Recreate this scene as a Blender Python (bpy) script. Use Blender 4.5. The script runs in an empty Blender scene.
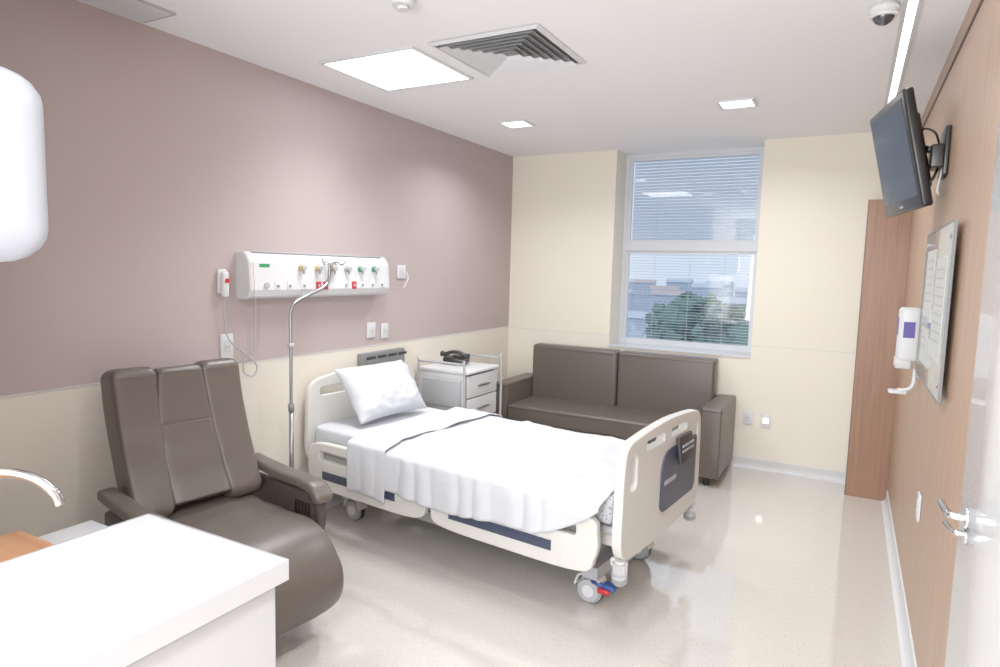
import bpy, bmesh, math, random
from mathutils import Vector, Matrix, Euler, noise
random.seed(4)
SC=bpy.context.scene
COL=SC.collection
try:
    SC.view_settings.view_transform='Standard'
    SC.view_settings.look='None'
    SC.view_settings.exposure=0.48
    SC.view_settings.gamma=1.25
except Exception: pass

# ---------------------------------------------------------------- materials
def srgb(r,g,b):
    f=lambda c:(c/255/12.92) if c/255<=0.04045 else ((c/255+0.055)/1.055)**2.4
    return (f(r),f(g),f(b),1)
def mat(name,rgb,rough=.5,metal=0,spec=.5,emit=None,es=0,coat=0,bump=None):
    m=bpy.data.materials.new(name); m.use_nodes=True
    nt=m.node_tree; b=nt.nodes['Principled BSDF']
    c=srgb(*rgb); b.inputs['Base Color'].default_value=c
    b.inputs['Roughness'].default_value=rough; b.inputs['Metallic'].default_value=metal
    b.inputs['Specular IOR Level'].default_value=spec
    b.inputs['Coat Weight'].default_value=coat
    if emit:
        b.inputs['Emission Color'].default_value=srgb(*emit); b.inputs['Emission Strength'].default_value=es
    if bump:
        sc,st=bump
        n=nt.nodes.new('ShaderNodeTexNoise'); n.inputs['Scale'].default_value=sc; n.inputs['Detail'].default_value=4
        tc=nt.nodes.new('ShaderNodeTexCoord'); nt.links.new(tc.outputs['Object'],n.inputs['Vector'])
        bp=nt.nodes.new('ShaderNodeBump'); bp.inputs['Strength'].default_value=st; bp.inputs['Distance'].default_value=.01
        nt.links.new(n.outputs['Fac'],bp.inputs['Height']); nt.links.new(bp.outputs['Normal'],b.inputs['Normal'])
        mx=nt.nodes.new('ShaderNodeMix'); mx.data_type='RGBA'
        mx.inputs['A'].default_value=c; mx.inputs['B'].default_value=(c[0]*.92,c[1]*.92,c[2]*.92,1)
        nt.links.new(n.outputs['Fac'],mx.inputs['Factor']); nt.links.new(mx.outputs['Result'],b.inputs['Base Color'])
    return m

def wood(name,c1,c2,axis='Z',rough=.4,scale=1.0):
    m=bpy.data.materials.new(name); m.use_nodes=True; nt=m.node_tree; b=nt.nodes['Principled BSDF']
    tc=nt.nodes.new('ShaderNodeTexCoord'); mp=nt.nodes.new('ShaderNodeMapping')
    s=[18*scale]*3; s['XYZ'.index(axis)]=.7
    mp.inputs['Scale'].default_value=s
    n=nt.nodes.new('ShaderNodeTexNoise'); n.inputs['Scale'].default_value=2.2; n.inputs['Detail'].default_value=6; n.inputs['Roughness'].default_value=.65
    cr=nt.nodes.new('ShaderNodeValToRGB'); cr.color_ramp.elements[0].position=.3; cr.color_ramp.elements[1].position=.7
    cr.color_ramp.elements[0].color=srgb(*c1); cr.color_ramp.elements[1].color=srgb(*c2)
    nt.links.new(tc.outputs['Object'],mp.inputs['Vector']); nt.links.new(mp.outputs['Vector'],n.inputs['Vector'])
    nt.links.new(n.outputs['Fac'],cr.inputs['Fac']); nt.links.new(cr.outputs['Color'],b.inputs['Base Color'])
    b.inputs['Roughness'].default_value=rough
    return m

def twotone(name,up,lo,h,band=None):
    m=bpy.data.materials.new(name); m.use_nodes=True; nt=m.node_tree; b=nt.nodes['Principled BSDF']
    g=nt.nodes.new('ShaderNodeNewGeometry'); sp=nt.nodes.new('ShaderNodeSeparateXYZ')
    nt.links.new(g.outputs['Position'],sp.inputs[0])
    gt=nt.nodes.new('ShaderNodeMath'); gt.operation='GREATER_THAN'; gt.inputs[1].default_value=h
    nt.links.new(sp.outputs['Z'],gt.inputs[0])
    mx=nt.nodes.new('ShaderNodeMix'); mx.data_type='RGBA'
    mx.inputs['A'].default_value=srgb(*lo); mx.inputs['B'].default_value=srgb(*up)
    nt.links.new(gt.outputs[0],mx.inputs['Factor']); nt.links.new(mx.outputs['Result'],b.inputs['Base Color'])
    b.inputs['Roughness'].default_value=.6; b.inputs['Specular IOR Level'].default_value=.25
    n=nt.nodes.new('ShaderNodeTexNoise'); n.inputs['Scale'].default_value=180
    nt.links.new(g.outputs['Position'],n.inputs['Vector'])
    bp=nt.nodes.new('ShaderNodeBump'); bp.inputs['Strength'].default_value=.04; nt.links.new(n.outputs['Fac'],bp.inputs['Height'])
    nt.links.new(bp.outputs['Normal'],b.inputs['Normal'])
    return m

M={}
M['lilac']=twotone('paint_lilac_cream',(172,157,155),(219,211,198),1.047)
M['cream']=twotone('paint_cream',(225,218,202),(225,218,204),1.04)
M['ceil']=mat('ceiling_white',(240,240,242),.8,bump=(60,.03))
M['white']=mat('white_plastic',(206,207,210),.35)
M['whitegl']=mat('white_gloss',(198,201,207),.15,coat=.3)
M['cab']=mat('cabinet_offwhite',(198,199,200),.4)
M['bedcream']=mat('bed_white_plastic',(203,202,197),.35)
M['navy']=mat('navy_plastic',(42,50,74),.4)
M['blue']=mat('blue_plastic',(32,64,130),.4)
M['red']=mat('red_plastic',(178,24,30),.4)
M['green']=mat('green_label',(24,132,80),.5)
M['yellow']=mat('yellow_plastic',(196,164,62),.4)
M['black']=mat('black_plastic',(12,12,14),.35)
M['dark']=mat('dark_gray',(38,38,40),.5)
M['gray']=mat('gray_metal_paint',(110,111,112),.45)
M['lgray']=mat('light_gray',(162,164,168),.45)
M['chrome']=mat('chrome',(205,207,210),.12,metal=1)
M['steel']=mat('brushed_steel',(156,158,161),.32,metal=1)
M['alu']=mat('window_aluminium',(198,202,208),.35)
M['sheet']=mat('white_sheet',(200,203,210),.85,spec=.2,bump=(14,.4))
M['leather']=mat('taupe_leather',(85,76,69),.38,bump=(9,.14))
M['leatherd']=mat('taupe_leather_dark',(58,51,46),.5,bump=(30,.1))
M['seam']=mat('seam_thread',(42,36,32),.6)
M['woodw']=wood('oak_wall_panel',(152,119,96),(180,148,123),'Z')
M['woodd']=wood('walnut_panel',(120,81,56),(144,103,76),'Z')
M['woodc']=wood('counter_wood',(146,96,62),(170,124,88),'X')
M['groove']=mat('dark_groove',(70,48,38),.6)
M['light']=mat('light_panel',(255,255,255),.5,emit=(252,253,255),es=4.0)
M['striplight']=mat('strip_diffuser',(255,255,255),.5,emit=(252,253,255),es=1.6)
M['screen']=mat('tv_screen',(22,24,28),.12,spec=.5)
M['paper']=mat('printed_paper',(192,195,193),.5)
M['foliage']=mat('foliage',(98,130,118),.9,bump=(3,.4))  # green paled in the base colour to suggest haze
M['bark']=mat('bark',(80,68,60),.9)
M['hill']=mat('hazy_ground',(168,184,198),1,bump=(.2,.2))  # distance haze tinted into the ground colour
M['roof']=mat('roof_tiles',(184,172,174),.9)  # roof, house wall and house window colours carry painted distance haze
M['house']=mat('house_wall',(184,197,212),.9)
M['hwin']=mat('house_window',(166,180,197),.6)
def floor_mat():
    m=bpy.data.materials.new('vinyl_floor'); m.use_nodes=True; nt=m.node_tree; b=nt.nodes['Principled BSDF']
    tc=nt.nodes.new('ShaderNodeTexCoord'); mp=nt.nodes.new('ShaderNodeMapping'); mp.inputs['Scale'].default_value=(95,22,1)
    nt.links.new(tc.outputs['Object'],mp.inputs['Vector'])
    n=nt.nodes.new('ShaderNodeTexNoise'); n.inputs['Scale'].default_value=1.6; n.inputs['Detail'].default_value=5; n.inputs['Roughness'].default_value=.7
    nt.links.new(mp.outputs['Vector'],n.inputs['Vector'])
    cr=nt.nodes.new('ShaderNodeValToRGB')
    e=cr.color_ramp.elements; e[0].position=.30; e[0].color=srgb(176,168,159); e[1].position=.43; e[1].color=srgb(201,196,188)
    x=cr.color_ramp.elements.new(.72); x.color=srgb(209,205,198)
    nt.links.new(n.outputs['Fac'],cr.inputs['Fac']); nt.links.new(cr.outputs['Color'],b.inputs['Base Color'])
    b.inputs['Roughness'].default_value=.07; b.inputs['Specular IOR Level'].default_value=.9
    b.inputs['Coat Weight'].default_value=1; b.inputs['Coat Roughness'].default_value=.05
    return m
M['floor']=floor_mat()
def pattern_mat():
    m=bpy.data.materials.new('patterned_mattress_cover'); m.use_nodes=True; nt=m.node_tree; b=nt.nodes['Principled BSDF']
    tc=nt.nodes.new('ShaderNodeTexCoord'); v=nt.nodes.new('ShaderNodeTexVoronoi'); v.inputs['Scale'].default_value=75
    cr=nt.nodes.new('ShaderNodeValToRGB'); cr.color_ramp.elements[0].color=srgb(110,112,120); cr.color_ramp.elements[1].color=srgb(180,182,188)
    cr.color_ramp.elements[0].position=.25; cr.color_ramp.elements[1].position=.4
    nt.links.new(tc.outputs['Object'],v.inputs['Vector']); nt.links.new(v.outputs['Distance'],cr.inputs['Fac']); nt.links.new(cr.outputs['Color'],b.inputs['Base Color'])
    b.inputs['Roughness'].default_value=.8
    return m
M['pattern']=pattern_mat()
def glass_mat(tint,refl):
    m=bpy.data.materials.new('window_glass'); m.use_nodes=True; nt=m.node_tree; nt.nodes.clear()
    o=nt.nodes.new('ShaderNodeOutputMaterial'); mx=nt.nodes.new('ShaderNodeMixShader'); t=nt.nodes.new('ShaderNodeBsdfTransparent')
    g=nt.nodes.new('ShaderNodeBsdfGlossy'); g.inputs['Roughness'].default_value=.02
    t.inputs['Color'].default_value=tint
    mx.inputs[0].default_value=refl
    nt.links.new(t.outputs[0],mx.inputs[1]); nt.links.new(g.outputs[0],mx.inputs[2]); nt.links.new(mx.outputs[0],o.inputs[0])
    return m
M['glass']=glass_mat((.95,.97,1,1),.055)
def slat_mat():
    m=bpy.data.materials.new('blind_slat'); m.use_nodes=True; nt=m.node_tree; nt.nodes.clear()
    o=nt.nodes.new('ShaderNodeOutputMaterial'); mx=nt.nodes.new('ShaderNodeMixShader'); mx.inputs[0].default_value=.45
    d=nt.nodes.new('ShaderNodeBsdfDiffuse'); t=nt.nodes.new('ShaderNodeBsdfTranslucent')
    d.inputs['Color'].default_value=srgb(206,214,222); t.inputs['Color'].default_value=srgb(206,216,228)
    nt.links.new(d.outputs[0],mx.inputs[1]); nt.links.new(t.outputs[0],mx.inputs[2]); nt.links.new(mx.outputs[0],o.inputs[0])
    return m
M['slat']=slat_mat()

# ---------------------------------------------------------------- helpers
def empty(name,loc=(0,0,0),rz=0):
    e=bpy.data.objects.new(name,None); COL.objects.link(e); e.location=loc; e.rotation_euler=(0,0,rz); e.empty_display_size=.1
    return e
def mkobj(name,bm,m,parent=None,smooth=False,angle=None):
    me=bpy.data.meshes.new(name); bmesh.ops.recalc_face_normals(bm,faces=bm.faces); bm.to_mesh(me); bm.free()
    o=bpy.data.objects.new(name,me); COL.objects.link(o)
    for x in (m if isinstance(m,(list,tuple)) else [m]): me.materials.append(x)
    if smooth:
        for p in me.polygons: p.use_smooth=True
    if parent: o.parent=parent
    return o
def box(name,c,s,m,parent=None,bev=0,rot=(0,0,0),seg=3):
    bm=bmesh.new(); bmesh.ops.create_cube(bm,size=1)
    for v in bm.verts: v.co=Vector((v.co.x*s[0],v.co.y*s[1],v.co.z*s[2]))
    if bev>0:
        bmesh.ops.bevel(bm,geom=bm.edges[:],offset=min(bev,min(s)*.49),segments=seg,profile=.5,affect='EDGES')
    o=mkobj(name,bm,m,parent,smooth=bev>0)
    o.location=c; o.rotation_euler=rot
    return o
def b6(name,x0,x1,y0,y1,z0,z1,m,parent=None,bev=0,seg=3):
    return box(name,((x0+x1)/2,(y0+y1)/2,(z0+z1)/2),(abs(x1-x0),abs(y1-y0),abs(z1-z0)),m,parent,bev,seg=seg)
def boxes(name,lst,m,parent=None,bev=0):
    bm=bmesh.new()
    for (x0,x1,y0,y1,z0,z1) in lst:
        r=bmesh.ops.create_cube(bm,size=1)
        for v in r['verts']:
            v.co=Vector(((x0+x1)/2+v.co.x*(x1-x0),(y0+y1)/2+v.co.y*(y1-y0),(z0+z1)/2+v.co.z*(z1-z0)))
    if bev: bmesh.ops.bevel(bm,geom=bm.edges[:],offset=bev,segments=2,affect='EDGES')
    return mkobj(name,bm,m,parent,smooth=False)
def cyl(name,a,b,r,m,parent=None,r2=None,n=24,bev=0):
    a=Vector(a);b=Vector(b);d=b-a;L=d.length
    bm=bmesh.new(); bmesh.ops.create_cone(bm,cap_ends=True,segments=n,radius1=r,radius2=r if r2 is None else r2,depth=L)
    if bev:
        ed=[e for e in bm.edges if abs(abs(e.verts[0].co.z)-L/2)<1e-6 and abs(abs(e.verts[1].co.z)-L/2)<1e-6]
        bmesh.ops.bevel(bm,geom=ed,offset=bev,segments=3,affect='EDGES')
    q=d.to_track_quat('Z','Y').to_matrix().to_4x4(); q.translation=(a+b)/2
    bm.transform(q)
    o=mkobj(name,bm,m,parent)
    for p in o.data.polygons: p.use_smooth=len(p.vertices)==4
    return o
def catmull(P,n=8,closed=False):
    P=[Vector(p) for p in P]; out=[]
    N=len(P)
    for i in range(N if closed else N-1):
        if closed: p0,p1,p2,p3=P[i-1],P[i],P[(i+1)%N],P[(i+2)%N]
        else: p0=P[max(i-1,0)];p1=P[i];p2=P[i+1];p3=P[min(i+2,N-1)]
        for k in range(n):
            t=k/n
            out.append(.5*((2*p1)+(-p0+p2)*t+(2*p0-5*p1+4*p2-p3)*t*t+(-p0+3*p1-3*p2+p3)*t**3))
    if not closed: out.append(P[-1].copy())
    return out
def tube(name,pts,r,m,parent=None,smoothp=True,cyclic=False,res=6):
    cu=bpy.data.curves.new(name,'CURVE'); cu.dimensions='3D'; cu.bevel_depth=r; cu.bevel_resolution=4; cu.use_fill_caps=True
    P=catmull(pts,res,cyclic) if smoothp else [Vector(p) for p in pts]
    s=cu.splines.new('POLY'); s.points.add(len(P)-1)
    for q,p in zip(s.points,P): q.co=(p.x,p.y,p.z,1)
    s.use_cyclic_u=cyclic
    o=bpy.data.objects.new(name,cu); COL.objects.link(o); cu.materials.append(m)
    if parent: o.parent=parent
    return o
def pad(name,path,w,h,m,parent=None,y0=0,e=5,cap=.03,n=32,sub=6,crown=0,wr=0,seed=0):
    P=catmull([(p[0],0,p[1]) for p in path],sub)
    cum=[0]
    for i in range(1,len(P)): cum.append(cum[-1]+(P[i]-P[i-1]).length)
    T=cum[-1]
    secs=[]
    for i,p in enumerate(P):
        t=(P[min(i+1,len(P)-1)]-P[max(i-1,0)]).normalized()
        nrm=Vector((-t.z,0,t.x)); s=cum[i]/T
        ww=w(s) if callable(w) else w; hh=h(s) if callable(h) else h
        yy=y0(s) if callable(y0) else y0
        secs.append((p+Vector((0,yy,0)),nrm,t,ww,hh))
    full=[]
    K=5
    p,nr,t,ww,hh=secs[0]
    for k in range(K,0,-1):
        a=k/K*math.pi/2
        full.append((p-t*cap*math.sin(a),nr,ww-2*cap*(1-math.cos(a)),max(hh-2*cap*(1-math.cos(a)),.002)))
    full+=[(q[0],q[1],q[3],q[4]) for q in secs]
    p,nr,t,ww,hh=secs[-1]
    for k in range(1,K+1):
        a=k/K*math.pi/2
        full.append((p+t*cap*math.sin(a),nr,ww-2*cap*(1-math.cos(a)),max(hh-2*cap*(1-math.cos(a)),.002)))
    bm=bmesh.new(); rings=[]
    for j,(p,nr,ww,hh) in enumerate(full):
        ring=[]
        for k in range(n):
            a=2*math.pi*(k+.5)/n
            c,s_=math.cos(a),math.sin(a)
            yy=math.copysign(abs(c)**(2/e),c)*ww/2; nn=math.copysign(abs(s_)**(2/e),s_)*hh/2
            if crown and nn>0: nn+=crown*(1-(2*yy/ww)**2)*nn/(hh/2)
            q=p+nr*nn+Vector((0,yy,0))
            if wr: q+=nr*wr*noise.noise(Vector((q.x*7+seed,q.y*7,q.z*7)))
            ring.append(bm.verts.new(q))
        rings.append(ring)
    for j in range(len(rings)-1):
        for k in range(n):
            bm.faces.new((rings[j][k],rings[j][(k+1)%n],rings[j+1][(k+1)%n],rings[j+1][k]))
    bm.faces.new(rings[0]); bm.faces.new(rings[-1][::-1])
    return mkobj(name,bm,m,parent,smooth=True)
def plate(name,outline,holes,t,m,parent=None,mtx=None,bev=.006):
    cu=bpy.data.curves.new(name,'CURVE'); cu.dimensions='2D'; cu.fill_mode='BOTH'; cu.extrude=t/2-bev; cu.bevel_depth=bev; cu.bevel_resolution=3
    for loop in [outline]+holes:
        s=cu.splines.new('POLY'); s.points.add(len(loop)-1); s.use_cyclic_u=True
        for q,p in zip(s.points,loop): q.co=(p[0],p[1],0,1)
    cu.materials.append(m)
    o=bpy.data.objects.new(name,cu); COL.objects.link(o)
    R=Matrix(((0,0,1,0),(1,0,0,0),(0,1,0,0),(0,0,0,1)))
    o.matrix_local=(mtx or Matrix())@R
    if parent:
        o.parent=parent
    return o
def rrect(u0,u1,v0,v1,r,n=6,rs=None):
    rs=rs or (r,r,r,r)
    out=[]
    for (cx,cy,a0,rr) in ((u0+rs[0],v0+rs[0],180,rs[0]),(u1-rs[1],v0+rs[1],270,rs[1]),(u1-rs[2],v1-rs[2],0,rs[2]),(u0+rs[3],v1-rs[3],90,rs[3])):
        for k in range(n+1):
            a=math.radians(a0+90*k/n); out.append((cx+rr*math.cos(a),cy+rr*math.sin(a)))
    return out
def area(name,loc,sx,sy,power,color=(1,1,1),rot=(0,0,0),spread=180):
    l=bpy.data.lights.new(name,'AREA'); l.shape='RECTANGLE'; l.size=sx; l.size_y=sy; l.energy=power; l.color=color
    l.spread=math.radians(spread)
    o=bpy.data.objects.new(name,l); COL.objects.link(o); o.location=loc; o.rotation_euler=rot
    return o

W=3.307; H=2.70; YF=-7.2
WX0,WX1,WZ0=1.05,2.28,.93
# ---------------------------------------------------------------- room shell
boxes('floor',[(-.2,W+.2,YF-.2,.36,-.1,0)],M['floor'])
boxes('ceiling',[(-.2,W+.2,YF-.2,.40,H,H+.1)],M['ceil'])
boxes('wall_left',[(-.15,0,YF,0,0,H)],M['lilac'])
boxes('wall_back',[(-.15,WX0,0,.36,0,H),(WX1,W+.15,0,.36,0,H),(WX0,WX1,0,.36,0,WZ0)],M['cream'])
boxes('wall_right',[(W,W+.15,YF,0,0,H)],M['woodw'])
boxes('wall_front',[(-.15,1.15,YF-.15,YF,0,H),(3.15,W+.15,YF-.15,YF,0,H),(1.15,3.15,YF-.15,YF,0,.5),(1.15,3.15,YF-.15,YF,2.5,H)],M['cream'])
w2=empty('fill_opening')  # made-up opening behind the camera, added to hold a fill light
boxes('frame',[(1.15,1.20,YF-.1,YF-.04,.5,2.5),(3.10,3.15,YF-.1,YF-.04,.5,2.5),(1.20,3.10,YF-.1,YF-.04,2.45,2.5),(1.20,3.10,YF-.1,YF-.04,.5,.55),(2.13,2.17,YF-.1,YF-.04,.55,2.45)],M['alu'],w2)
l=area('fill_lamp',(2.15,YF-.03,1.5),1.9,1.9,105,(.96,.98,1),(math.radians(108),0,0)); l.parent=w2  # added fill light, unseen, brightens walls and ceiling
boxes('wall_partition',[(.80,.90,YF,-4.77,0,H)],M['cream'])
boxes('trim_1',[(W-.004,W,YF,-.32,2.585,2.60)],M['groove'])
boxes('trim_2',[(0,.003,-7.2,0,1.041,1.047),(0,WX0,-.003,0,1.032,1.036),(WX1,3.04,-.003,0,1.032,1.036)],M['cab'])
def coved(name,a,b,nrm,m):
    a=Vector(a);b=Vector(b);nrm=Vector(nrm)
    prof=[(0.0,0),(.035,0),(.02,.006),(.010,.018),(.006,.04),(.006,.085),(0,.09)]
    bm=bmesh.new(); R=[]
    for p in (a,b): R.append([bm.verts.new(p+nrm*x+Vector((0,0,z))) for x,z in prof])
    for k in range(len(prof)): bm.faces.new((R[0][k],R[0][(k+1)%len(prof)],R[1][(k+1)%len(prof)],R[1][k]))
    bm.faces.new(R[0]); bm.faces.new(R[1][::-1]); mkobj(name,bm,m)
coved('baseboard_back',(0,0,0),(3.04,0,0),(0,-1,0),M['cab'])
coved('baseboard_left',(0,-7.2,0),(0,0,0),(1,0,0),M['cab'])
coved('baseboard_right',(W,-7.2,0),(W,-.31,0),(-1,0,0),M['white'])
colE=empty('wood_column')
b6('column_panel',3.04,W-.001,-.31,-.001,.0,2.17,M['woodd'],colE)
b6('column_edge',3.036,3.04,-.314,-.306,.0,2.172,M['groove'],colE)

# ---------------------------------------------------------------- window
win=empty('window_1')
fy0,fy1=.27,.33
wa,wb=WX0+.001,WX1-.001
F=.035
fr=[(wa,wa+F,fy0,fy1,WZ0+.001,H-.001),(wb-F,wb,fy0,fy1,WZ0+.001,H-.001),
    (wa+F,wb-F,fy0,fy1,H-F,H-.001),(wa+F,wb-F,fy0,fy1,WZ0+.001,WZ0+F),(wa+F,wb-F,fy0-.015,fy1,1.815,1.885)]
for z0,z1 in ((WZ0+F,1.815),(1.885,H-F)):
    a,b=wa+F,wb-F; t=.028
    fr+=[(a,a+t,fy0+.01,fy1-.01,z0,z1),(b-t,b,fy0+.01,fy1-.01,z0,z1),(a+t,b-t,fy0+.01,fy1-.01,z0,z0+t),(a+t,b-t,fy0+.01,fy1-.01,z1-t,z1)]
boxes('frame',fr,M['alu'],win)
boxes('sill',[(WX0+.001,WX1-.001,-.012,fy0-.001,WZ0,WZ0+.012)],M['alu'],win)
boxes('glass_pane',[(WX0+.06,WX1-.06,.298,.302,1.91,2.64),(WX0+.06,WX1-.06,.298,.302,.99,1.79)],M['glass'],win)
def slats_thin(name,z0,z1,step,ang,m,dep=.022):
    bm=bmesh.new(); z=z0; hw_=(WX1-WX0-.13)/2; cx_=(WX0+WX1)/2
    while z<z1:
        rows=[]
        for k in range(5):
            t=-1+k/2; yy=t*dep/2; zz=.003*(1-t*t)
            y2=yy*math.cos(ang)-zz*math.sin(ang); z2=yy*math.sin(ang)+zz*math.cos(ang)
            rows.append((bm.verts.new((cx_-hw_,.345+y2,z+z2)),bm.verts.new((cx_+hw_,.345+y2,z+z2))))
        for k in range(4): bm.faces.new((rows[k][0],rows[k][1],rows[k+1][1],rows[k+1][0]))
        z+=step
    return mkobj(name,bm,m,win,smooth=True)
slats_thin('blind_upper',1.90,2.66,.0285,math.radians(60),M['slat'],.031)
slats_thin('blind_lower',.97,1.80,.026,math.radians(8),M['slat'],.014)
boxes('blind_cord',[(x-.0015,x+.0015,.326,.328,z0,z1) for x in (1.35,1.67,1.98) for z0,z1 in ((.99,1.79),(1.91,2.65))],M['white'],win)
# ---------------------------------------------------------------- outside
def outside():
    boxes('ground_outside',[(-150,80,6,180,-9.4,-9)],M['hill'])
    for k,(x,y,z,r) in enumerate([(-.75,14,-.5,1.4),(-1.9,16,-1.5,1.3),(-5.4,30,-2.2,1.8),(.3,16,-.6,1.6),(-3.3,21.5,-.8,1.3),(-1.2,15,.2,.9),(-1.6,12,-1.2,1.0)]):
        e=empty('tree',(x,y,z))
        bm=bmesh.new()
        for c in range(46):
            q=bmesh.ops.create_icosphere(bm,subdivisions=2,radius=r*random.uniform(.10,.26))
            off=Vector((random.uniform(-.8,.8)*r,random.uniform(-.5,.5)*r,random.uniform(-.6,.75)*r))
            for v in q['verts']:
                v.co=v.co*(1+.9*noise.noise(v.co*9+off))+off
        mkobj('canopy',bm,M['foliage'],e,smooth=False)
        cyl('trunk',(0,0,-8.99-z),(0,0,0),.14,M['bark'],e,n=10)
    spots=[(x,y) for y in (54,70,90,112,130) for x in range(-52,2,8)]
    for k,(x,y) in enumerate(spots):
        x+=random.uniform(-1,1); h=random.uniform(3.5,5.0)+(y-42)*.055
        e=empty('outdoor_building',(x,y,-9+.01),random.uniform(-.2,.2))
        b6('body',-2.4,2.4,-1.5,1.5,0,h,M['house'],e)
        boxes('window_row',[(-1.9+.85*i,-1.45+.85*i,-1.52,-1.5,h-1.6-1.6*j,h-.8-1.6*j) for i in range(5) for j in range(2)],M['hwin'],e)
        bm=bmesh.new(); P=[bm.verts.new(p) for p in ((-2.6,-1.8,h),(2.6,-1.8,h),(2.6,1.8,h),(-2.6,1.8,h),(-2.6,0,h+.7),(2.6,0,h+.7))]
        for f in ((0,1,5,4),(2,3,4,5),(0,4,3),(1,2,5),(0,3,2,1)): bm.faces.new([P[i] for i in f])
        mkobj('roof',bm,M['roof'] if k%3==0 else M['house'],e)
outside()

# ---------------------------------------------------------------- ceiling fixtures
def light_panel(name,x0,x1,y0,y1,power,t=.012,col=(.98,.99,1),dm='light',spread=180):
    e=empty(name)
    f=.018
    boxes('frame',[(x0-f,x0,y0-f,y1+f,H-t,H-.001),(x1,x1+f,y0-f,y1+f,H-t,H-.001),(x0,x1,y0-f,y0,H-t,H-.001),(x0,x1,y1,y1+f,H-t,H-.001)],M['white'],e)
    boxes('diffuser',[(x0,x1,y0,y1,H-t*.6,H-.001)],M[dm],e)
    l=area(name+'_lamp',((x0+x1)/2,(y0+y1)/2,H-t-.004),x1-x0,y1-y0,power,col,spread=spread); l.parent=e
light_panel('rear_fill_panel',.38,.97,-2.95,-2.40,10,spread=110)
light_panel('rear_fill_panel',1.9,2.5,-5.9,-5.3,13)  # unseen panel added behind the view as extra fill
light_panel('rear_fill_panel',2.2,2.8,-6.9,-6.3,18)  # second added fill panel, out of view
light_panel('recessed_downlight',.60,.78,-1.35,-1.18,8,spread=140)
light_panel('recessed_downlight',2.16,2.35,-1.33,-1.16,15,spread=160)
light_panel('recessed_downlight',2.3,2.48,-4.0,-3.82,9,spread=140)
light_panel('strip_light',3.09,3.125,-4.6,-.83,2.5,.006,dm='striplight',spread=120)
v=empty('air_vent')
cx,cy=1.375,-2.67
for k in range(7):
    a=.30-.04*k; b=a-.024
    bm=bmesh.new()
    zo=H-.020 if k else H-.004
    zi=H-.003 if k else H-.014
    V1=[bm.verts.new((cx+sx*a,cy+sy*a,zo)) for sx,sy in ((-1,-1),(1,-1),(1,1),(-1,1))]
    V2=[bm.verts.new((cx+sx*b,cy+sy*b,zi)) for sx,sy in ((-1,-1),(1,-1),(1,1),(-1,1))]
    for q in range(4):
        r=(q+1)%4
        bm.faces.new((V1[q],V1[r],V2[r],V2[q]))
    mkobj('louver_%d'%k,bm,M['white'],v)
boxes('vent_back',[(cx-.28,cx+.28,cy-.28,cy+.28,H-.0015,H-.0005)],M['gray'],v)
v2=empty('ceiling_grille')
boxes('grille_frame',[(.04,.27,-4.4,-3.74,H-.01,H-.001)],M['lgray'],v2)
boxes('grille_slat',[(.05+.02*k,.058+.02*k,-4.38,-3.76,H-.016,H-.009) for k in range(11)],M['white'],v2)
sd=empty('smoke_detector'); cyl('base',(1.28,-3.43,H-.001),(1.28,-3.43,H-.03),.055,M['white'],sd,r2=.045); cyl('sensor',(1.28,-3.43,H-.03),(1.28,-3.43,H-.045),.025,M['white'],sd)
cd=empty('security_camera'); cyl('base',(3.01,-2.56,H-.001),(3.01,-2.56,H-.035),.055,M['white'],cd,bev=.006)
bm=bmesh.new(); bmesh.ops.create_uvsphere(bm,u_segments=24,v_segments=16,radius=.042)
o=mkobj('dome',bm,mat('smoked_dome',(40,40,44),.08,coat=1),cd,smooth=True); o.location=(3.01,-2.56,H-.038)
cyl('collar',(3.01,-2.56,H-.035),(3.01,-2.56,H-.05),.049,M['white'],cd)

# ---------------------------------------------------------------- headwall unit
hw=empty('medical_gas_panel')
y0,y1,z0,z1=-3.23,-2.03,1.41,1.67
prof=[(0.001,z0),(.07,z0),(.10,z0+.015),(.115,z0+.05),(.105,z1-.06),(.085,z1-.02),(.06,z1),(0.001,z1)]
bm=bmesh.new(); R=[]
for yy in (y0+.03,y1-.03): R.append([bm.verts.new((x,yy,z)) for x,z in prof])
for k in range(len(prof)): bm.faces.new((R[0][k],R[0][(k+1)%len(prof)],R[1][(k+1)%len(prof)],R[1][k]))
bm.faces.new(R[0]); bm.faces.new(R[1][::-1]); mkobj('body',bm,M['white'],hw)
for yy in (y0,y1-.03):
    bm=bmesh.new(); R=[]
    for y_,sc in ((yy,.97),(yy+.006,1.015),(yy+.024,1.015),(yy+.03,.97)):
        R.append([bm.verts.new((max(x*sc,.001),y_,1.54+(z-1.54)*sc)) for x,z in prof])
    for a in range(3):
        for k in range(len(prof)): bm.faces.new((R[a][k],R[a][(k+1)%len(prof)],R[a+1][(k+1)%len(prof)],R[a+1][k]))
    bm.faces.new(R[0]); bm.faces.new(R[-1][::-1]); mkobj('end_cap',bm,M['cab'],hw)
b6('light_diffuser',.03,.075,y0+.05,y1-.05,z1-.004,z1+.004,M['lgray'],hw,.002)
for k,(yy,c) in enumerate([(-2.86,'yellow'),(-2.73,'yellow'),(-2.60,'yellow'),(-2.34,'green'),(-2.20,'green'),(-2.47,'lgray')]):
    cyl('gas_outlet_%d'%k,(.10,yy,1.585),(.122,yy,1.585),.018,M[c],hw)
    cyl('gas_knob_%d'%k,(.122,yy,1.585),(.148,yy,1.585),.014,M['lgray'],hw)
    cyl('gas_stem_%d'%k,(.135,yy,1.55),(.135,yy,1.575),.005,M['steel'],hw)
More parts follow.
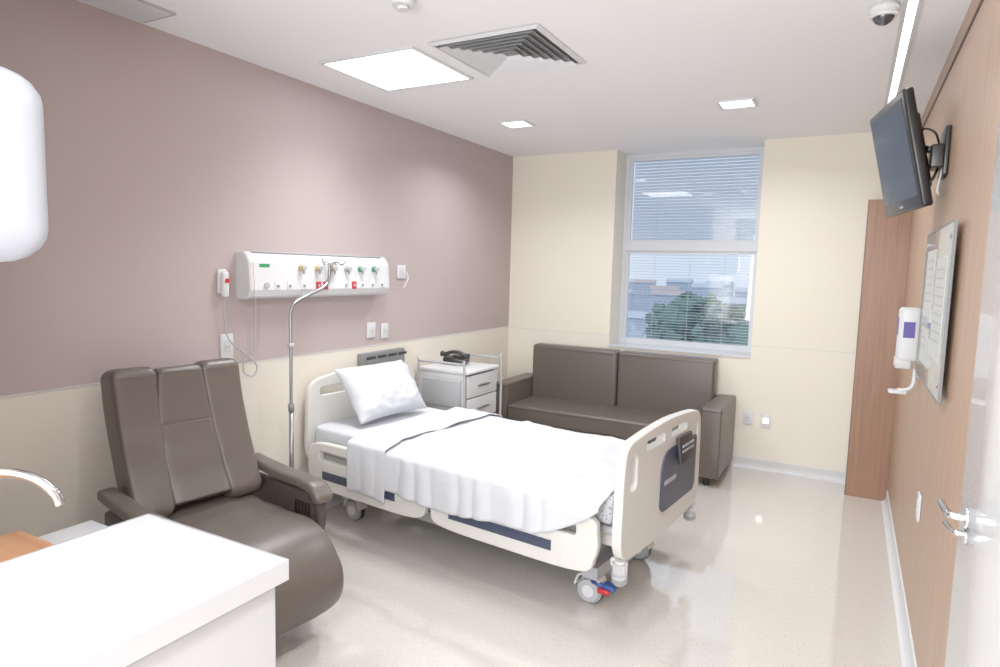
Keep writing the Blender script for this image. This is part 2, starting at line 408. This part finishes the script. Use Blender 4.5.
for k,(yy,c) in enumerate([(-3.04,'white'),(-2.95,'white'),(-2.84,'white'),(-2.72,'red'),(-2.66,'red'),(-2.48,'white'),(-2.40,'red'),(-2.32,'white'),(-2.22,'white'),(-2.12,'white')]):
    b6('socket_%d'%k,.108,.118,yy-.022,yy+.022,1.455,1.505,M[c],hw,.004)
    b6('socket_hole_%d'%k,.1185,.1195,yy-.009,yy+.009,1.473,1.487,M['lgray'] if c=='red' else M['gray'],hw)
b6('label',.100,.1075,-3.16,-3.09,1.585,1.605,M['green'],hw)
cyl('light_knob',(.11,-3.12,1.485),(.125,-3.12,1.485),.016,M['lgray'],hw)
nc=empty('nurse_call_handset')
b6('bracket',0.001,.02,-3.355,-3.30,1.44,1.57,M['white'],nc,.008)
b6('handset',.02,.05,-3.348,-3.307,1.42,1.56,M['white'],nc,.014)
cyl('call_button',(.05,-3.327,1.51),(.055,-3.327,1.51),.013,M['red'],nc)
tube('cord',[(.03,-3.327,1.42),(.03,-3.33,1.3),(.03,-3.31,1.2),(.03,-3.24,1.13),(.03,-3.17,1.08),(.03,-3.12,1.02),(.03,-3.15,.97),(.03,-3.21,1.0),(.03,-3.20,1.07),(.03,-3.14,1.08),(.03,-3.13,1.2),(.04,-3.13,1.41)],.004,M['lgray'],nc)
def outlet(name,pos,nrm,w=.075,h=.12,mtl='white'):
    e=empty(name,pos,math.atan2(nrm[1],nrm[0]))
    box('plate',(.006,0,0),(.010,w,h),M[mtl],e,.004)
    box('insert',(.0125,0,0),(.004,w*.5,h*.45),M['cab'],e,.0015)
    for s in (-.01,.01): cyl('pin_%s'%('a' if s<0 else 'b'),(.0145,s,0),(.0155,s,0),.003,M['dark'],e,n=10)
    return e
outlet('wall_outlet',(0,-3.30,1.15),(1,0),.08,.14)
outlet('wall_outlet',(0,-2.10,1.155),(1,0),.09,.11)
outlet('wall_outlet',(0,-1.95,1.14),(1,0),.08,.11)
e=outlet('wall_outlet',(0,-1.76,1.57),(1,0),.10,.10)
tube('hanging_cord',[(.03,.03,0),(.05,.03,-.05),(.03,.0,-.12),(.03,.03,-.09)],.004,M['white'],e)
outlet('wall_outlet',(2.29,0,.43),(0,-1),.075,.12)
e=outlet('night_light',(2.43,0,.42),(0,-1),.075,.12)
box('lens',(.016,0,0),(.004,.04,.04),mat('warm_lens',(255,240,200),.4,emit=(255,225,170),es=3),e,.001)
outlet('wall_switch',(W,-2.35,.62),(-1,0),.075,.12)
rb=empty('wall_equipment_box')
b6('body',0.001,.05,-2.24,-1.76,.80,1.0,M['gray'],rb,.006)
boxes('slots',[(.05,.052,-2.2+.12*k,-2.10+.12*k,.955,.975) for k in range(4)],M['dark'],rb)

# ---------------------------------------------------------------- IV pole
iv=empty('iv_pole',(.14,-2.97,0))
tube('pole',[(0,0,.08),(0,0,.7),(0,0,1.2),(0,.0,1.32),(0,.03,1.38),(0,.12,1.42),(0,.26,1.47),(0,.31,1.52),(0,.32,1.62)],.010,M['steel'],iv)
cyl('lower_tube',(0,0,.06),(0,0,.75),.014,M['steel'],iv)
cyl('clamp_collar',(0,0,.75),(0,0,.79),.018,M['gray'],iv)
cyl('clamp_collar_top',(0,0,1.12),(0,0,1.15),.018,M['lgray'],iv)
for k in range(4):
    a=k*math.pi/2+.3; c,s=math.cos(a),math.sin(a)
    tube('hook_%d'%k,[(0,.32,1.60),(.04*c,.32+.04*s,1.625),(.08*c,.32+.08*s,1.61),(.10*c,.32+.10*s,1.63),(.105*c,.32+.105*s,1.65)],.005,M['chrome'],iv)
for k in range(5):
    a=k*2*math.pi/5+.2; c,s=math.cos(a),math.sin(a); r=.105
    cyl('leg_%d'%k,(0,0,.08),(r*c,r*s,.06),.011,M['steel'],iv)
    cyl('caster_%d'%k,(r*c-.01*s,r*s+.01*c,.022),(r*c+.01*s,r*s-.01*c,.022),.022,M['black'],iv)
    cyl('stem_%d'%k,(r*c,r*s,.022),(r*c,r*s,.062),.006,M['steel'],iv)

# ---------------------------------------------------------------- bedside cabinet
bc=empty('bedside_cabinet')
x0,x1,ya,yb=.03,.48,-1.55,-1.08; zt=.83
boxes('carcass',[(x0,x1-.021,ya,ya+.018,.09,zt-.026),(x0,x1-.021,yb-.018,yb,.09,zt-.026),(x0,x0+.018,ya+.018,yb-.018,.09,zt-.026),(x0+.018,x1-.021,ya+.018,yb-.018,.09,.11)],M['cab'],bc)
b6('top',x0-.01,x1+.01,ya-.01,yb+.01,zt-.025,zt,M['white'],bc,.008)
b6('drawer',x1-.02,x1,ya+.01,yb-.01,.62,.79,M['cab'],bc,.006)
b6('drawer_handle',x1,x1+.02,-1.40,-1.23,.70,.715,M['steel'],bc,.004)
b6('drawer_lower',x1-.02,x1,ya+.01,yb-.01,.44,.61,M['cab'],bc,.006)
b6('drawer_handle_lower',x1,x1+.02,-1.40,-1.23,.52,.535,M['steel'],bc,.004)
b6('cupboard_door',x1-.02,x1,ya+.01,yb-.01,.12,.43,M['cab'],bc,.006)
tube('side_rail',[(x0+.02,ya-.035,.3),(x0+.02,ya-.035,.86),(x0+.05,ya-.035,.885),(x1-.05,ya-.035,.885),(x1-.01,ya-.035,.86),(x1,ya-.035,.25)],.009,M['lgray'],bc)
tube('side_rail_far',[(x0+.02,yb+.02,.80),(x0+.02,yb+.02,.86),(x0+.05,yb+.02,.885),(x1-.03,yb+.02,.885),(x1+.02,yb+.02,.86),(x1+.02,yb+.02,.15)],.009,M['lgray'],bc)
b6('side_tray',x0+.05,x1-.05,ya-.03,ya-.006,.55,.76,M['lgray'],bc,.008)
for k,(x,y) in enumerate([(x0+.04,ya+.04),(x1-.04,ya+.04),(x0+.04,yb-.04),(x1-.04,yb-.04)]):
    cyl('caster_%d'%k,(x,y-.012,.035),(x,y+.012,.035),.035,M['dark'],bc); cyl('stem_%d'%k,(x,y,.035),(x,y,.10),.01,M['steel'],bc)
ph=empty('telephone',(.20,-1.27,zt+.015),.3)
box('base',(0,0,.022),(.19,.16,.04),M['black'],ph,.012,rot=(0,.12,0))
pad('handset',[(-.11,.075),(-.08,.072),(-.03,.09),(.03,.09),(.08,.066),(.11,.062)],.045,lambda s:.028+.018*abs(2*s-1)**3,M['black'],ph,y0=-.045,e=3,cap=.012)
box('keypad',(.01,.04,.048),(.10,.07,.006),M['dark'],ph,.002,rot=(0,.12,0))

# ---------------------------------------------------------------- hospital bed
bed=empty('hospital_bed',(.105,-2.28,0),math.radians(-6.2))
L=2.12; Wb=.47
ol=catmull([(-.47,.40,0),(-.485,.60,0),(-.475,.80,0),(-.43,.875,0),(-.3,.905,0),(0,.925,0),(.3,.905,0),(.43,.875,0),(.475,.80,0),(.485,.60,0),(.47,.40,0),(.3,.37,0),(-.3,.37,0)],5,True)
ol=[(p.x,p.y) for p in ol]
hs=[rrect(-.40,-.10,.78,.845,.03),rrect(.10,.40,.78,.845,.03)]
plate('headboard',ol,hs,.035,M['bedcream'],bed,Matrix.Translation((0,0,0)))
fo=catmull([(-.50,.38,0),(-.515,.60,0),(-.505,.79,0),(-.46,.855,0),(-.32,.875,0),(-.15,.885,0),(0,.89,0),(.15,.885,0),(.32,.875,0),(.46,.855,0),(.505,.79,0),(.515,.60,0),(.50,.38,0),(.3,.33,0),(-.3,.33,0)],5,True)
fo=[(p.x,p.y) for p in fo]
hf=[rrect(-.46,-.37,.64,.81,.035),rrect(.41,.47,.66,.81,.03),rrect(-.28,-.04,.79,.845,.022),rrect(.04,.28,.79,.845,.022)]
plate('footboard',fo,hf,.045,M['bedcream'],bed,Matrix.Translation((L,0,0)))
plate('footboard_insert',rrect(-.08,.42,.44,.74,.05,rs=(.05,.05,.02,.1)),[],.012,M['navy'],bed,Matrix.Translation((L+.026,0,0)),.003)
plate('footboard_insert_back',rrect(-.33,.33,.45,.76,.05),[],.012,M['navy'],bed,Matrix.Translation((L-.026,0,0)),.003)
box('control_panel',(L+.045,.20,.715),(.02,.20,.14),M['dark'],bed,.008,rot=(0,-.15,0))
boxes('control_keys',[(L+.055,L+.059,.125+.03*i,.137+.03*i,.675+.028*j,.687+.028*j) for i in range(6) for j in range(3)],M['lgray'],bed)
box('nameplate',(L+.033,.03,.585),(.003,.16,.022),M['lgray'],bed)
boxes('upper_frame',[(.05,L-.03,-.40,-.35,.36,.42),(.05,L-.03,.35,.40,.36,.42),(.05,.10,-.35,.35,.36,.42),(L-.1,L-.03,-.35,.35,.34,.40),(1.0,1.05,-.35,.35,.36,.42)],M['bedcream'],bed)
boxes('base_frame',[(.24,L-.24,-.32,-.27,.15,.21),(.24,L-.24,.27,.32,.15,.21),(.18,.24,-.36,.36,.15,.21),(L-.24,L-.16,-.36,.36,.15,.21)],M['lgray'],bed)
for k,x in enumerate((.5,1.6)):
    for s in (-.2,.2): cyl('lift_leg_%d%s'%(k,'a' if s<0 else 'b'),(x,s,.18),(x+.12,s,.38),.028,M['steel'],bed)
b6('motor_box',.85,1.25,-.12,.12,.2,.34,M['gray'],bed,.02)
b6('deck',.04,L-.05,-.43,.43,.42,.46,M['lgray'],bed,.015)
for k,(x,s) in enumerate([(.24,-1),(.24,1),(L-.22,-1),(L-.22,1)]):
    y=s*.30
    cyl('wheel_%d'%k,(x,y-.03,.070),(x,y+.03,.070),.066,M['lgray'],bed,bev=.012,n=32)
    cyl('hub_%d'%k,(x,y-.034,.070),(x,y+.034,.070),.03,M['white'],bed)
    cyl('tyre_%d'%k,(x,y-.013,.070),(x,y+.013,.070),.070,M['dark'],bed,n=32)
    cyl('wheel_stem_%d'%k,(x,y,.10),(x,y,.17),.022,M['steel'],bed)
    pad('wheel_hood_%d'%k,[(x-.07,.09),(x-.05,.14),(x,.155),(x+.05,.14),(x+.07,.09)],.075,.012,M['bedcream'],bed,y0=y,cap=.004)
b6('brake_pedal_blue',L-.15,L-.08,-.34,-.28,.10,.13,M['blue'],bed,.012)
b6('brake_pedal_red',L-.16,L-.10,-.36,-.34,.09,.115,M['red'],bed,.008)
cyl('brake_arm',(L-.20,-.33,.13),(L-.13,-.33,.115),.012,M['blue'],bed)
for k,(x,s) in enumerate([(L-.03,-1),(L-.03,1),(.06,-1),(.06,1)]):
    cyl('bumper_%d'%k,(x+.03,s*.47,.23),(x+.03,s*.47,.34),.034,M['white'],bed,bev=.01)
    cyl('bumper_band_%d'%k,(x+.03,s*.47,.255),(x+.03,s*.47,.275),.0355,M['lgray'],bed)
    b6('bumper_arm_%d'%k,x-.02,x+.02,min(s*.35,s*.47),max(s*.35,s*.47),.30,.34,M['bedcream'],bed,.01)
def rail(nm,xa,xb,side,za,zb,slots,pitch=0):
    pts=catmull([(xa+.06,za,0),(xa,za+.07,0),(xa+.0,zb-.09,0),(xa+.06,zb-.01,0),((xa+xb)/2,zb,0),(xb-.06,zb-.01,0),(xb,zb-.09,0),(xb-.01,za+.07,0),(xb-.08,za,0),((xa+xb)/2,za-.01,0)],5,True)
    cu=bpy.data.curves.new(nm,'CURVE'); cu.dimensions='2D'; cu.fill_mode='BOTH'; cu.extrude=.012; cu.bevel_depth=.008; cu.bevel_resolution=3
    for loop in [[(p.x,p.y) for p in pts]]+slots:
        s=cu.splines.new('POLY'); s.points.add(len(loop)-1); s.use_cyclic_u=True
        for q,p in zip(s.points,loop): q.co=(p[0],p[1],0,1)
    cu.materials.append(M['bedcream']); o=bpy.data.objects.new(nm,cu); COL.objects.link(o); o.parent=bed
    o.rotation_euler=(math.pi/2,0,0); o.location=(0,side*.525,0)
    b6(nm+'_stripe',xa+.12,xb-.22,side*.546-.004,side*.546+.001,za+.05,za+.10,M['navy'],bed,.003)
    for x in (xa+.2,xb-.25):
        b6(nm+'_arm_%d'%int(x*100),x-.02,x+.02,min(side*.39,side*.52),max(side*.39,side*.52),za+.08,za+.12,M['lgray'],bed,.006)
for side,n in ((-1,'near'),(1,'far')):
    rail('side_rail_head_'+n,.10,1.04,side,.275,.54,[rrect(.18,.44,.43,.50,.025),rrect(.56,.92,.43,.50,.025)])
    rail('side_rail_foot_'+n,1.08,2.03,side,.275,.54,[rrect(1.2,1.5,.44,.50,.025),rrect(1.66,1.94,.42,.49,.025)])
pad('mattress',[(.05,.54),(.5,.54),(1,.54),(1.5,.54),(1.99,.54)],.90,.14,M['sheet'],bed,e=9,cap=.025,n=48)
pad('mattress_end_cover',[(1.93,.54),(1.98,.54),(2.045,.54)],.915,.146,M['pattern'],bed,e=9,cap=.02,n=48)
def drape(nm,xa,xb,zlow,zt,far,nx=90,ny=90,amp=1.0,yo=.0,seed=0,skew=0,ripple=1.0):
    bm=bmesh.new(); G=[]
    for i in range(nx+1):
        u=i/nx; x=xa+(xb-xa)*u
        row=[]
        zl=zlow(u); top=2*.455; drop=zt-zl
        farl=far
        tot=farl+top+drop
        for j in range(ny+1):
            s=j/ny*tot; xx=x+skew*(j/ny)
            if s<farl: y=.465+yo; z=zt-(farl-s); k=(farl-s)
            elif s<farl+top:
                y=.455-(s-farl); z=zt; k=0
            else:
                k=s-farl-top; y=-.455; z=zt-k
            if .455-abs(y)<.04 and z>=zt-1e-6:
                q=1-(.455-abs(y))/.04; z-= .014*q*q
            if k>0:
                sgn=-1 if y<0 else 1
                flare=min(1,k/.07)
                y=sgn*(.455+.095*math.sin(flare*math.pi/2)+yo)
                fold=math.sin(x*23+seed)*.010+math.sin(x*41+1+seed)*.006+.012*noise.noise(Vector((x*6,seed,z*3)))
                y+=sgn*(abs(fold)*ripple*min(1,k/.12))*amp
                if k<.07: z=zt-.014-k*.45
                else: z=zt-.014-.0315-(k-.07)
            else:
                z+=.011*amp*noise.noise(Vector((xx*4+seed,y*5,0)))+.004*noise.noise(Vector((xx*14,y*9,seed)))
                z+=.011*amp*max(0,1-abs(noise.noise(Vector((xx*2.2+y*1.4,y*1.1-xx,seed+2))))*9)
            row.append(bm.verts.new((xx+.006*noise.noise(Vector((x*9,z*9,y*4))),y,z)))
        G.append(row)
    for i in range(nx):
        for j in range(ny): bm.faces.new((G[i][j],G[i][j+1],G[i+1][j+1],G[i+1][j]))
    o=mkobj(nm,bm,M['sheet'],bed,smooth=True)
    so=o.modifiers.new('Solid','SOLIDIFY'); so.thickness=.003; so.offset=1
    return o
def zl1(u):
    z=.335+.02*u+.014*math.sin(u*11)
    if u>.78: z+=.20*((u-.78)/.22)**1.3
    return z
drape('top_sheet',.50,2.045,zl1,.622,.10,nx=140,ripple=1.1)
drape('folded_sheet_band',.46,.76,lambda u:.29+.015*math.sin(u*4),.640,.08,nx=40,yo=.014,seed=3,ripple=.5)
def pillow(nm,parent,loc,rot,a,b,c):
    bm=bmesh.new(); n=36
    top=[];bot=[]
    for i in range(n+1):
        r1=[];r2=[]
        for j in range(n+1):
            u=-1+2*i/n; v=-1+2*j/n
            e=(1-abs(u)**2.6)*(1-abs(v)**2.6); t=c*max(e,0)**.55
            x=u*a*(1-.09*(1-v*v)*abs(u)**3*1); y=v*b*(1-.09*(1-u*u)*abs(v)**3)
            w=.016*noise.noise(Vector((u*2.5,v*2.5,1)))+.014*noise.noise(Vector((u*5,v*5,4)))
            r1.append(bm.verts.new((x,y,t+w*min(1,t*20))));
            r2.append(r1[-1] if t<1e-6 else bm.verts.new((x,y,-t*.8+w*.5)))
        top.append(r1);bot.append(r2)
    for i in range(n):
        for j in range(n):
            bm.faces.new((top[i][j],top[i+1][j],top[i+1][j+1],top[i][j+1]))
            q=(bot[i][j],bot[i][j+1],bot[i+1][j+1],bot[i+1][j])
            if len(set(q))==4:
                try: bm.faces.new(q)
                except Exception: pass
    o=mkobj(nm,bm,M['sheet'],parent,smooth=True); o.location=loc; o.rotation_euler=rot
    return o
pillow('pillow',bed,(.215,-.045,.80),(0,math.radians(52),math.radians(1)),.20,.315,.105)

# ---------------------------------------------------------------- recliner
rc=empty('recliner_chair',(.155,-3.745,0),math.radians(-8))
back=[(.25,.52),(.18,.66),(.12,.82),(.075,.98),(.055,1.085)]
def sub(path,a,b):
    P=catmull([(p[0],0,p[1]) for p in path],12); n=len(P)
    Q=P[int(a*(n-1)):int(b*(n-1))+1]; st=max(1,len(Q)//5)
    R=Q[::st]
    if R[-1]!=Q[-1]: R.append(Q[-1])
    return [(p.x,p.z) for p in R]
def backstrip(nm,ycen,w,h,a=0,b=1,off=0,cap=.02,crown=.012,seed=0,e=9):
    pp=[(x+off,z) for x,z in sub(back,a,b)]
    return pad(nm,pp,w,h,M['leather'],rc,y0=ycen,e=e,cap=cap,crown=crown,wr=.007,seed=seed,n=48)
backstrip('back_center',0,lambda s:.272-.01*s,.14,0,.56,seed=3,cap=.008)
backstrip('headrest',0,lambda s:.262-.05*s,.142,.565,1,seed=3,cap=.03)
for sg,nn_ in ((-1,'left'),(1,'right')):
    backstrip('back_bolster_'+nn_,lambda s,sg=sg:sg*(.213-.012*s),lambda s:.168+.026*s,.146,seed=1+sg,cap=.045,e=7)
pad('seat',[(.22,.42),(.35,.405),(.50,.405),(.62,.41)],.58,.13,M['leather'],rc,e=6,cap=.04,crown=.015,wr=.010,seed=5)
pad('leg_rest',[(.60,.405),(.71,.405),(.81,.37),(.870,.30),(.885,.23),(.875,.18)],.57,.14,M['leather'],rc,e=6,cap=.045,crown=.012,wr=.008,seed=6)
for s,n in ((-1,'left'),(1,'right')):
    y=s*.345
    pad('arm_pad_'+n,[(.16,.615),(.3,.60),(.46,.59),(.58,.59),(.66,.58),(.71,.54)],lambda q:.078+.02*q,.050,M['leather'],rc,y0=y,e=4,cap=.026,wr=.003,seed=7+s)
    pad('arm_front_'+n,[(.67,.55),(.685,.45),(.65,.33),(.60,.25)],.055,.055,M['leatherd'],rc,y0=y,e=4,cap=.02)
    b6('side_panel_'+n,.16,.67,y-.022,y+.022,.16,.55,M['leatherd'],rc,.02)
    boxes('side_vent_'+n,[(.53+.025*k,.542+.025*k,y-.025,y+.025,.36,.50) for k in range(5)],M['black'],rc)
boxes('base',[(.15,.68,-.30,-.25,.03,.16),(.15,.68,.25,.30,.03,.16),(.15,.20,-.25,.25,.05,.3),(.58,.63,-.25,.25,.08,.34)],M['black'],rc)
for k,(x,y) in enumerate([(.2,-.27),(.2,.27),(.63,-.27),(.63,.27)]): cyl('foot_%d'%k,(x,y,0),(x,y,.04),.02,M['black'],rc)

# ---------------------------------------------------------------- sofa
sf=empty('sofa',(1.215,-.04,0))
b6('base',-.82,.82,-.66,-.05,.08,.30,M['leather'],sf,.015)
b6('seat_cushion',-.825,.825,-.69,-.14,.285,.43,M['leather'],sf,.025,5)
for s,n in ((-1,'left'),(1,'right')):
    b6('arm_'+n,min(s*.83,s*.98),max(s*.83,s*.98),-.68,0,.07,.61,M['leather'],sf,.014,4)
    o=b6('back_cushion_'+n,min(s*.004,s*.83),max(s*.004,s*.83),-.20,-.04,.40,.92,M['leather'],sf,.03,6)
    cyl('piping_'+n,(s*.83,-.682,.585),(s*.98,-.682,.585),.002,M['seam'],sf,n=8)
    cyl('cushion_seam_'+n,(s*.03,-.2005,.885),(s*.80,-.2005,.885),.0015,M['seam'],sf,n=8)
cyl('seat_piping',(-.80,-.6905,.405),(.80,-.6905,.405),.002,M['seam'],sf,n=8)
for k,(x,y) in enumerate([(-.88,-.6),(.88,-.6),(-.88,-.08),(.88,-.08)]): cyl('foot_%d'%k,(x,y,0),(x,y,.08),.025,M['dark'],sf)

# ---------------------------------------------------------------- wall TV
tv=empty('wall_television')
t=math.radians(13)
w=Vector((.19,-.98,0)).normalized(); nh=Vector((-.98,-.19,0)).normalized()
nn=(nh*math.cos(t)+Vector((0,0,-math.sin(t)))).normalized(); up=w.cross(nn)
if up.z<0: up=-up
TC=(3.128,-1.985,2.185)
mw=Matrix(((nn.x,w.x,up.x,TC[0]),(nn.y,w.y,up.y,TC[1]),(nn.z,w.z,up.z,TC[2]),(0,0,0,1)))
if mw.to_3x3().determinant()<0:
    w=-w; mw=Matrix(((nn.x,w.x,up.x,TC[0]),(nn.y,w.y,up.y,TC[1]),(nn.z,w.z,up.z,TC[2]),(0,0,0,1)))
tvp=empty('screen_unit'); tvp.matrix_world=mw; tvp.parent=tv
box('bezel',(0,0,0),(.045,.60,.52),M['black'],tvp,.012)
box('display',(.0232,0,.012),(.002,.53,.43),M['screen'],tvp)
box('rear_housing',(-.035,0,-.01),(.04,.44,.34),M['black'],tvp,.015)
box('badge',(.0235,0,-.232),(.002,.05,.01),M['lgray'],tvp)
b6('wall_plate',W-.022,W-.002,-2.22,-2.02,2.07,2.28,M['black'],tv,.005)
b6('connector_box',W-.07,W-.022,-2.24,-2.10,2.10,2.20,M['black'],tv,.006)
cyl('arm_a',(W-.02,-2.12,2.19),(3.22,-2.17,2.19),.016,M['black'],tv)
cyl('arm_b',(3.22,-2.17,2.19),(3.17,-2.0,2.20),.016,M['black'],tv)
tube('cable',[(W-.03,-2.15,2.12),(3.25,-2.25,2.05),(3.22,-2.2,2.0),(3.2,-2.08,2.08)],.006,M['black'],tv)
tube('cable_black',[(W-.04,-2.2,2.2),(3.24,-2.28,2.24),(3.2,-2.2,2.27),(3.19,-2.1,2.2)],.005,M['black'],tv)
tube('cable_white',[(W-.02,-2.19,2.1),(3.27,-2.25,2.0),(W-.02,-2.21,1.98)],.004,M['white'],tv)

# notice board
nb=empty('notice_board')
b6('panel',W-.03,W-.022,-2.86,-1.94,1.17,1.82,mat('frosted_acrylic',(156,162,158),.1,spec=.6),nb,.002)
boxes('edge',[(W-.031,W-.021,-2.868,-2.86,1.165,1.825),(W-.031,W-.021,-1.94,-1.932,1.165,1.825),(W-.031,W-.021,-2.86,-1.94,1.82,1.827),(W-.031,W-.021,-2.86,-1.94,1.163,1.17)],M['gray'],nb)
for k,(y,z) in enumerate([(-2.80,1.22),(-2.80,1.77),(-2.0,1.22),(-2.0,1.77)]): cyl('standoff_%d'%k,(W-.002,y,z),(W-.034,y,z),.01,M['chrome'],nb)
for k,(ya_,yb_,za_,zb_) in enumerate([(-2.78,-2.45,1.30,1.70),(-2.38,-2.05,1.45,1.74),(-2.36,-2.08,1.24,1.40)]):
    b6('notice_%d'%k,W-.032,W-.0305,ya_,yb_,za_,zb_,M['paper'],nb)
    boxes('notice_text_%d'%k,[(W-.0327,W-.032,ya_+.04,yb_-.04,zb_-.05-.035*j,zb_-.044-.035*j) for j in range(int((zb_-za_-.06)/.035))],M['lgray'],nb)
sn=empty('hand_sanitizer_dispenser')
purple=mat('violet_label',(72,52,140),.5)
b6('back_plate',W-.02,W-.001,-1.86,-1.74,1.12,1.47,M['lgray'],sn,.006)
b6('body',W-.11,W-.015,-1.86,-1.74,1.20,1.47,M['white'],sn,.02)
b6('push_bar',W-.115,W-.04,-1.85,-1.75,1.16,1.225,M['cab'],sn,.015)
b6('label',W-.112,W-.1095,-1.84,-1.76,1.33,1.42,purple,sn)
b6('label_side',W-.09,W-.04,-1.8615,-1.8595,1.32,1.40,purple,sn)
tube('drip_arm',[(W-.02,-1.8,1.16),(W-.025,-1.8,1.08),(W-.05,-1.8,1.05),(W-.09,-1.8,1.045)],.01,M['white'],sn)
b6('drip_tray',W-.13,W-.05,-1.84,-1.76,1.03,1.045,M['white'],sn,.006)

# ---------------------------------------------------------------- door (opened against right wall)
dr=empty('door_1')
b6('leaf',3.225,3.265,-4.78,-3.90,.01,2.1,M['whitegl'],dr,.003)
hz=1.115
cyl('rose',(3.225,-4.02,hz),(3.215,-4.02,hz),.022,M['chrome'],dr)
tube('lever',[(3.22,-4.02,hz),(3.20,-4.02,hz),(3.19,-4.01,hz),(3.187,-3.98,hz),(3.185,-3.93,hz)],.008,M['chrome'],dr)
tube('thumbturn',[(3.22,-4.02,hz-.035),(3.205,-4.02,hz-.035),(3.197,-4.0,hz-.035),(3.192,-3.96,hz-.035)],.006,M['chrome'],dr)
cyl('keyhole_rose',(3.225,-4.02,hz-.04),(3.217,-4.02,hz-.04),.016,M['chrome'],dr)
for k,z in enumerate((.25,1.05,1.85)): cyl('hinge_%d'%k,(3.245,-4.79,z-.05),(3.245,-4.79,z+.05),.009,M['steel'],dr)
b6('hinge_post',3.225,W-.001,-4.86,-4.80,0,2.12,M['cab'],dr)

# ---------------------------------------------------------------- wash basin & counter
vn=empty('vanity_counter')
b6('wood_counter',.905,1.163,-5.9,-4.72,.785,.82,M['woodc'],vn,.004)
b6('cabinet_body',.91,1.735,-5.85,-4.525,.0,.784,M['whitegl'],vn,.004)
bm=bmesh.new(); nx,ny=60,80; X0,X1,Y0,Y1=1.165,1.75,-5.35,-4.495; ZT=.85; ZB=.795
G=[[None]*(ny+1) for _ in range(nx+1)]
for i in range(nx+1):
    for j in range(ny+1):
        x=X0+(X1-X0)*i/nx; y=Y0+(Y1-Y0)*j/ny
        u=(x-(X0+X1)/2-.01)/.235; v_=(y-(Y0+Y1)/2)/.35
        r=(abs(u)**3+abs(v_)**3)**(1/3)
        z=ZT-(.05*(1-min(1,r)**5) if r<1 else 0)
        G[i][j]=bm.verts.new((x,y,z))
for i in range(nx):
    for j in range(ny): bm.faces.new((G[i][j],G[i+1][j],G[i+1][j+1],G[i][j+1]))
loop=[G[i][0] for i in range(nx+1)]+[G[nx][j] for j in range(1,ny+1)]+[G[i][ny] for i in range(nx-1,-1,-1)]+[G[0][j] for j in range(ny-1,0,-1)]
low=[bm.verts.new((q.co.x,q.co.y,ZB)) for q in loop]
for k in range(len(loop)):
    bm.faces.new((loop[k],loop[(k+1)%len(loop)],low[(k+1)%len(loop)],low[k]))
bm.faces.new(low)
o=mkobj('basin_top',bm,M['whitegl'],vn)
for p in o.data.polygons: p.use_smooth=p.normal.z>.3
fc=empty('basin_faucet')
cyl('base',(.98,-4.86,.821),(.98,-4.86,.84),.028,M['chrome'],fc)
tube('spout',[(.98,-4.86,.83),(.98,-4.86,.95),(1.0,-4.85,1.01),(1.05,-4.82,1.04),(1.11,-4.78,1.03),(1.155,-4.75,.99),(1.165,-4.74,.955)],.013,M['chrome'],fc)
sdh=empty('soap_dish',(1.07,-4.95,.821))
box('tray',(0,0,.008),(.10,.10,.014),M['white'],sdh,.006)
td=empty('paper_towel_dispenser')
pad('shell',[(1.13,1.675),(1.13,1.75),(1.13,1.87),(1.13,1.955)],.27,.40,mat('dispenser_white',(176,183,194),.3),td,y0=-4.93,e=6,cap=.08)
b6('back_plate',.902,.93,-5.05,-4.81,1.62,2.02,M['lgray'],td,.005)

# ---------------------------------------------------------------- world
w_=bpy.data.worlds.new('sky'); SC.world=w_; w_.use_nodes=True; nt=w_.node_tree
bg=nt.nodes['Background']; tc=nt.nodes.new('ShaderNodeTexCoord'); sp=nt.nodes.new('ShaderNodeSeparateXYZ'); cr=nt.nodes.new('ShaderNodeValToRGB')
nt.links.new(tc.outputs['Generated'],sp.inputs[0]); nt.links.new(sp.outputs['Z'],cr.inputs['Fac']); nt.links.new(cr.outputs['Color'],bg.inputs['Color'])
cr.color_ramp.elements[0].color=srgb(198,210,226); cr.color_ramp.elements[1].color=srgb(232,238,248); cr.color_ramp.elements[1].position=.6
bg.inputs['Strength'].default_value=0.95

# ---------------------------------------------------------------- camera
p=[2.97459,-5.63443,1.60888,0.49891,0.10001,0.02610,640.56136]
cx,cy,cz,yaw,pitch,roll,f=p
fw=Vector((-math.sin(yaw)*math.cos(pitch),math.cos(yaw)*math.cos(pitch),-math.sin(pitch)))
r=Vector((math.cos(yaw),math.sin(yaw),0)); u=r.cross(fw)
c,s=math.cos(roll),math.sin(roll); rr=c*r+s*u; uu=-s*r+c*u
cam=bpy.data.cameras.new('camera'); cam.sensor_width=36; cam.lens=f*36/1000; cam.clip_start=.02; cam.clip_end=500
co=bpy.data.objects.new('camera',cam); COL.objects.link(co)
co.matrix_world=Matrix(((rr.x,uu.x,-fw.x,cx),(rr.y,uu.y,-fw.y,cy),(rr.z,uu.z,-fw.z,cz),(0,0,0,1)))
SC.camera=co
